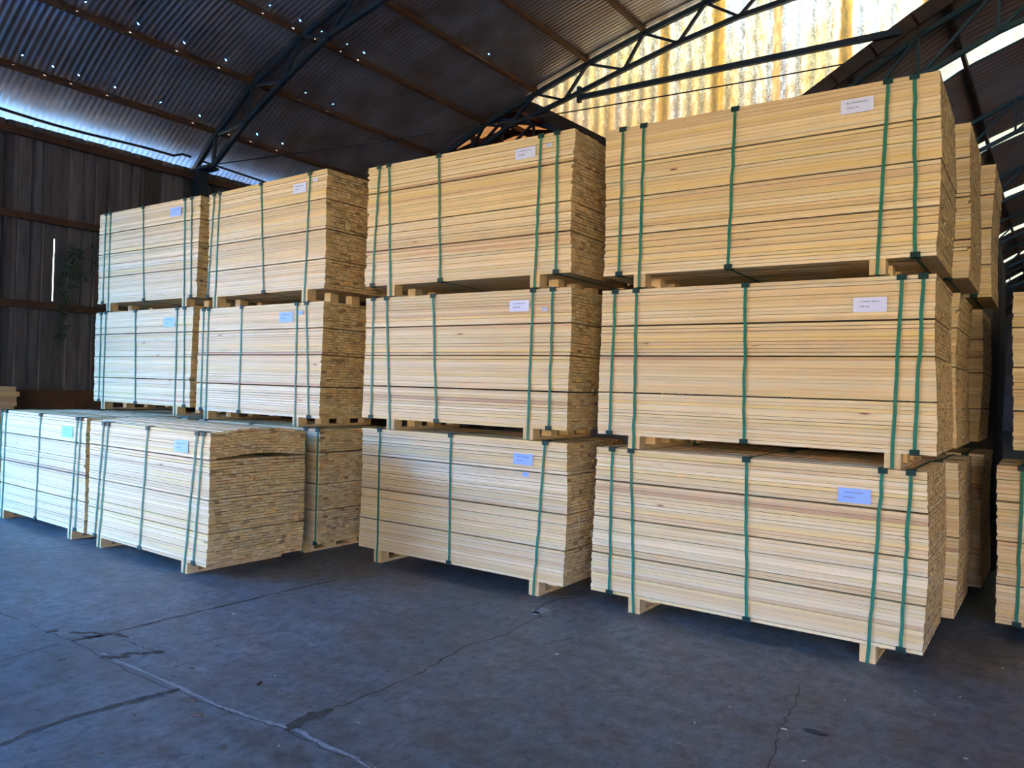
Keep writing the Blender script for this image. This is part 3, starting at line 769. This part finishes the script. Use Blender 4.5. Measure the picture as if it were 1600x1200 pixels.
DEF_STRAPS = [(-2.06, -2.07, False), (-1.90, -1.88, True), (-1.13, -1.12, False), (-0.30, -0.30, True), (-0.13, -0.12, False)]
def pack(key, x, y, a, z, hb, L, h, sx=0.0, straps=DEF_STRAPS, tags=(), label='', seed=1, nparts=100, group=None, bow=0.0, rag=0.0055, gapk=(10, 21, 33), gw=0.009, paper='paper_white'):
    if z > 0.5: z += 0.0068; hb -= 0.0068
    root = empty('timber_bundle', (x, y, z), rad(a))
    tag(root, label, 'timber bundle', group or 'strapped bundles of sawn pine boards')
    bl = board_layout(L, h, seed, sx, bow=bow, rag=rag, gapk=gapk, gw=gw)
    bl.sort(key=lambda q: (q[0], q[1]))
    for q in bl[:nparts]:
        b = MB(); fill(b, [q], hb); b.build('board', [M['board'], M['end']], root)
    b = MB(); fill(b, bl[nparts:], hb); o = b.build('inner_board', [M['board'], M['end']], root); o['kind'] = 'stuff'
    bx = [s_[1] for s_ in straps if s_[2]]
    if len(bx) < 2: bx = [-L*0.87, -0.27]
    for q in bx:
        q = max(-L+0.06, min(-0.06, q))
        b = MB(); b.box(q-0.045, q+0.045, 0.0, W-0.02, 0.0, hb*0.22)
        be = b.build('bearer', M['bearer'], root)
        for k in range(4):
            yy = [-0.001, 0.27, 0.54, W-0.12][k]
            b = MB(); b.box(q-0.045, q+0.045, yy, yy+0.10, hb*0.22, hb-0.0005); b.build('block', M['bearer'], be)
    top = h+hb+(bow*0.1)
    rnd = random.Random(seed+5)
    for k, (xt, xb, low) in enumerate(straps):
        zb = 0.002 if low else hb
        st = strap_mesh(xt+0, xb, hb+h+0.001, zb, hb, seed*10+k).build('strap', M['strap'], root)
        guard_mesh(xt, hb+h+0.001, True).build('corner_guard', M['guard'], st)
        if not low: guard_mesh(xb, hb-0.001, False).build('corner_guard', M['guard'], st)
    for (tx, tz, tw) in tags:
        big = tw > 0.1; th = tw*0.47 if big else tw*0.55
        b = MB(); b.v = []; n = 6
        for i in range(n+1):
            xx = tx-tw/2+tw*i/n; yy = -0.0065-0.0025*(rnd.random())
            tilt = (i/n-0.5)*rnd.uniform(-0.001, 0.001)
            b.v += [(xx, yy, tz-th/2+tilt), (xx, yy, tz+th/2+tilt), (xx, yy+0.0012, tz-th/2+tilt), (xx, yy+0.0012, tz+th/2+tilt)]
        for i in range(n):
            a_ = 4*i; c_ = a_+4
            b.f += [(a_, c_, c_+1, a_+1), (a_+2, a_+3, c_+3, c_+2), (a_+1, c_+1, c_+3, a_+3), (a_, a_+2, c_+2, c_)]; b.mi += [0]*4
        tg = b.build('tag', M[paper], root); tg['label'] = 'paper tag with two short printed lines' if big else 'small paper label'
        b = MB()
        rows = ([(0.22, 0.19, 0.78), (-0.12, 0.19, 0.50)] if big else [(0.12, 0.2, 0.8)])
        for (rz_, ra, rb_) in rows:
            xx = tx-tw/2+tw*ra
            while xx < tx-tw/2+tw*rb_:
                wv = rnd.choice([0.006, 0.009, 0.012])*(1 if big else 0.7)
                zc = tz+rz_*th
                b.box(xx, xx+wv*0.75, -0.0104, -0.0098, zc-0.0035, zc+0.0035); xx += wv+rnd.choice([0.001, 0.001, 0.005])
        b.build('printed_line', M['ink'], tg)
    return root
PACKS = {
'S4b':dict(x=-0.619,y=5.089,a=0.51,z=0.000,hb=0.108,L=2.204,h=1.072,sx=-0.001,straps=[(-2.065, -2.055, False), (-1.913, -1.855, True), (-1.072, -1.04, False), (-0.244, -0.302, True), (-0.093, -0.121, False)],tags=[(-0.4, 1.001, 0.19)]),
'S4m':dict(x=-0.588,y=5.066,a=0.80,z=1.181,hb=0.098,L=2.198,h=1.059,sx=-0.013,straps=[(-2.092, -2.106, False), (-1.924, -1.91, True), (-1.131, -1.114, False), (-0.198, -0.222, True), (-0.084, -0.105, False)],tags=[(-0.369, 0.981, 0.19)]),
'S4t':dict(x=-0.605,y=5.055,a=0.98,z=2.341,hb=0.100,L=2.175,h=1.079,sx=0.001,straps=[(-2.043, -2.041, False), (-1.877, -1.878, True), (-1.213, -1.231, False), (-0.284, -0.315, True), (-0.141, -0.111, False)],tags=[(-0.454, 1.046, 0.187)]),
'S3b':dict(x=-3.021,y=4.988,a=0.77,z=0.000,hb=0.112,L=2.174,h=1.083,sx=0.002,straps=[(-1.952, -1.935, True), (-1.13, -1.11, False), (-0.196, -0.264, True)],tags=[(-0.397, 1.042, 0.181), (-0.368, 0.925, 0.06)]),
'S3m':dict(x=-2.999,y=4.947,a=0.94,z=1.195,hb=0.094,L=2.149,h=1.079,sx=-0.009,straps=[(-2.055, -2.042, False), (-1.895, -1.807, True), (-1.357, -1.278, False), (-0.344, -0.355, True), (-0.165, -0.167, False)],tags=[(-0.469, 1.038, 0.182), (-0.234, 1.006, 0.052)]),
'S3t':dict(x=-2.998,y=4.911,a=0.31,z=2.369,hb=0.102,L=2.160,h=1.077,sx=-0.001,straps=[(-2.018, -2.062, False), (-1.903, -1.836, True), (-1.323, -1.264, False), (-0.291, -0.314, True), (-0.147, -0.122, False)],tags=[(-0.435, 1.049, 0.188), (-0.218, 1.08, 0.052)]),
'S2b':dict(x=-5.555,y=4.779,a=-0.00,z=0.000,hb=0.095,L=2.0,h=1.069,sx=-0.007,straps=[],tags=[]),
'S2m':dict(x=-5.555,y=4.765,a=-1.07,z=1.164,hb=0.094,L=2.035,h=1.087,sx=-0.004,straps=[(-1.946, -1.947, False), (-1.85, -1.849, True), (-1.256, -1.259, False), (-0.38, -0.352, True), (-0.241, -0.154, False)],tags=[(-0.536, 1.041, 0.207), (-0.316, 1.074, 0.066)]),
'S2t':dict(x=-5.55,y=4.76,a=-1.67,z=2.345,hb=0.118,L=1.935,h=1.106,sx=0.004,straps=[(-1.841, -1.911, False), (-1.74, -1.772, True), (-1.012, -0.917, False), (-0.245, -0.277, True)],tags=[(-0.396, 1.084, 0.196), (-0.165, 1.134, 0.066)]),
'S1m':dict(x=-7.635,y=4.755,a=-0.29,z=1.180,hb=0.100,L=2.1,h=1.088,sx=-0.003,straps=[(-1.968, -1.962, False), (-1.854, -1.863, True), (-1.171, -1.111, False), (-0.299, -0.284, True), (-0.155, -0.113, False)],tags=[(-0.449, 1.025, 0.229)]),
'S1t':dict(x=-7.6,y=4.775,a=0.97,z=2.371,hb=0.099,L=2.06,h=1.097,sx=0.000,straps=[(-1.916, -1.934, False), (-1.814, -1.807, True), (-1.101, -1.027, False), (-0.273, -0.23, True), (-0.144, -0.107, False)],tags=[(-0.443, 1.059, 0.207)]),
'B2':dict(x=-5.501,y=3.611,a=-0.89,z=0.000,hb=0.095,L=1.985,h=1.068,sx=0.012,straps=[(-1.714, -1.816, False), (-1.628, -1.743, True), (-0.937, -1.011, False), (-0.177, -0.311, True), (-0.088, -0.175, False)],tags=[(-0.407, 1.034, 0.214)]),
'B1':dict(x=-7.53,y=3.634,a=-1.36,z=0.000,hb=0.095,L=1.99,h=1.090,sx=-0.001,straps=[(-1.986, -2.005, False), (-1.874, -1.91, True), (-1.006, -1.057, False), (-0.187, -0.284, True), (-0.111, -0.171, False)],tags=[(-0.394, 1.034, 0.23)]),

}
LAB = {
'S4b': 'rightmost front stack, bottom bundle: pale boards, green straps, blue-white tag, standing on the floor',
'S4m': 'rightmost front stack, middle bundle: cream boards with green straps and a lavender tag',
'S4t': 'rightmost front stack, top bundle: honey-coloured boards under the yellow gable, tag at upper right',
'S3b': 'bottom bundle of the second stack from the right, three straps, shadow edge across its boards',
'S3m': 'middle bundle of the second stack from the right, tag and small label at upper right',
'S3t': 'top bundle of the second stack from the right, honey boards below the roof wedge',
'S2b': 'bundle on the floor behind the loose front bundle, mostly hidden, its board ends showing',
'S2m': 'middle bundle of the third stack from the right, pale boards with broad board ends showing',
'S2t': 'top bundle of the third stack from the right, four straps and jagged board ends',
'S1b': 'low bundle under the leftmost stack, only its top showing behind the front bundles',
'S1m': 'middle bundle of the leftmost three-high stack, pale boards with pale blue tag',
'S1t': 'top bundle of the leftmost three-high stack, reddish streaked boards against the dark wall',
'B2': 'low bundle alone in front with a big face of board ends and a bowed top',
'B1': 'low bundle at the left edge of the photo with a mint green tag',
}
rr = random.Random(3)
for i, (k, p) in enumerate(PACKS.items()):
    kw = dict(p)
    if not kw['straps']: kw['straps'] = [(s_[0]+0.1, s_[1]+0.1, s_[2]) for s_ in DEF_STRAPS]
    if k == 'B2': kw.update(bow=0.035, gw=0.008, gapk=(9, 22, 33))
    if k in ('S3t', 'S2t'): kw.update(rag=0.014)
    if k == 'S4t': kw.update(rag=0.008)
    kw['paper'] = {'B1': 'paper_mint', 'B2': 'paper_blue', 'S1m': 'paper_blue', 'S4b': 'paper_blue', 'S3b': 'paper_blue', 'S2m': 'paper_blue', 'S1t': 'paper_blue'}.get(k, 'paper_white')
    kw['gapk'] = kw.get('gapk') or tuple(g_+rr.choice([-1, 0, 0, 1]) for g_ in (10, 21, 32))
    pack(k, label=LAB[k], seed=20+i, **kw)
pack('S1b', -7.69, 4.76, 0, 0, 0.095, 2.06, 1.068, label=LAB['S1b'], seed=60)
# rows behind the rightmost stack
BK = [(-0.56, 6.12, 0.1, 0), (-0.50, 7.30, 0.1, 1)]
for (x, y, a, r) in BK:
    z = 0
    for t, nm in enumerate(('bottom', 'middle', 'top')):
        if r == 3 and t < 2: pass
        row = ['second row', 'third row', 'fourth row', 'fifth row'][r]
        xx = x + (0.0 if t != 1 else -0.03) + (0.02 if t == 2 else 0)
        pack('BK%d%d' % (r, t), xx, y, a+0.3*(t-1), z, 0.10, 2.19, 1.075, label='%s bundle of the stack standing in the %s behind the rightmost stack' % (nm, row), seed=70+r*3+t, nparts=46,
             group='bundles behind the rightmost stack')
        z += 1.1755
for t, nm in enumerate(('bottom', 'upper')):
    pack('R%d' % t, 1.86+0.07*t, 6.24, 0.4, t*1.181, 0.10, 2.2, 1.072, label='%s bundle of the two-high stack cut off at the right edge' % nm, seed=90+t, nparts=46, straps=DEF_STRAPS if t == 0 else [(-1.6, -1.6, False), (-1.88, -1.88, True), (-1.13, -1.12, False), (-0.30, -0.30, True), (-0.13, -0.12, False)][1:],
         group='bundles at the right edge')

# planks lying along the left wall at the photo's left edge
b = MB(); rnd = random.Random(8); tone = []; sd_ = []
for l in range(22):
    for c in range(2):
        b.box(-11.76+c*0.19, -11.58+c*0.19, 2.45+rnd.uniform(-.02, .02), 4.56+rnd.uniform(-.03, .03), 0.001+l*0.052, 0.050+l*0.052, 0, 0)
        tone += [rnd.random()]*6; sd_ += [rnd.random()]*6
b.a['tone'] = tone; b.a['seed'] = sd_
tag(b.build('plank_pile', [M['plank'] if 'plank' in M else M['board']]), 'pile of planks along the left wall, hidden behind the left front bundle', 'plank pile')
for l in range(4):
    b = MB(); zz = 1.146+l*0.066; e_ = [0.0, -0.01, 0.03, -0.02][l]
    b.box(-11.77, -11.41+0.01*(l % 2), 2.5, 4.58+e_, zz, zz+0.064)
    b.a['tone'] = [0.3+0.1*l]*6; b.a['seed'] = [[0.97, 0.99, 0.9, 0.96][l]]*6
    tag(b.build('plank', M['board']), 'thick tan plank at the left edge of the photo, ' + ['lowest of four on the pile', 'second from bottom on the pile', 'third from bottom on the pile', 'topmost on the pile'][l], 'plank', 'planks on the pile at the left edge')

# rounded cover standing in for the fourth row, shade painted into its dark colour
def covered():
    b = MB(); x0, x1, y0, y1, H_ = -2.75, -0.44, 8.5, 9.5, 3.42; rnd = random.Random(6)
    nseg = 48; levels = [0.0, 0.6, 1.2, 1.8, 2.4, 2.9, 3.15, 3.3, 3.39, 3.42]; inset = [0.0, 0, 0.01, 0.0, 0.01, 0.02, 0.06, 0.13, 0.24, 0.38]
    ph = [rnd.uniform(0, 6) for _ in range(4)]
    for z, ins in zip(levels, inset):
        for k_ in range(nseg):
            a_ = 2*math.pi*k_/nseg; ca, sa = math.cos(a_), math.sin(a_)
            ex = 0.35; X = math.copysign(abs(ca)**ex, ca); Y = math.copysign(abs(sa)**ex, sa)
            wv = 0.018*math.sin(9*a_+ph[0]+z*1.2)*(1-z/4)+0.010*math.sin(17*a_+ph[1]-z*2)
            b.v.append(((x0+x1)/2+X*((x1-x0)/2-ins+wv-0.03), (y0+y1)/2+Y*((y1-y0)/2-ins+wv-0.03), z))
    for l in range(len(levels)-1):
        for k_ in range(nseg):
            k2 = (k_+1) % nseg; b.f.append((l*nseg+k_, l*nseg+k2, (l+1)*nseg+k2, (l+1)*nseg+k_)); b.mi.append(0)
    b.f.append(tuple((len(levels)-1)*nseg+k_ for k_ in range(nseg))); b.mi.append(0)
    o = b.build('shade_dark_stack', M['shade_cover'], smooth=True)
    tag(o, 'tall stack under a rounded cover, darkened to stand for shade, behind the rightmost stack', 'covered stack')
M['shade_cover'] = mat_simple('shade_dark_cover', (0.030, 0.026, 0.026), 0.6, var=0.2)
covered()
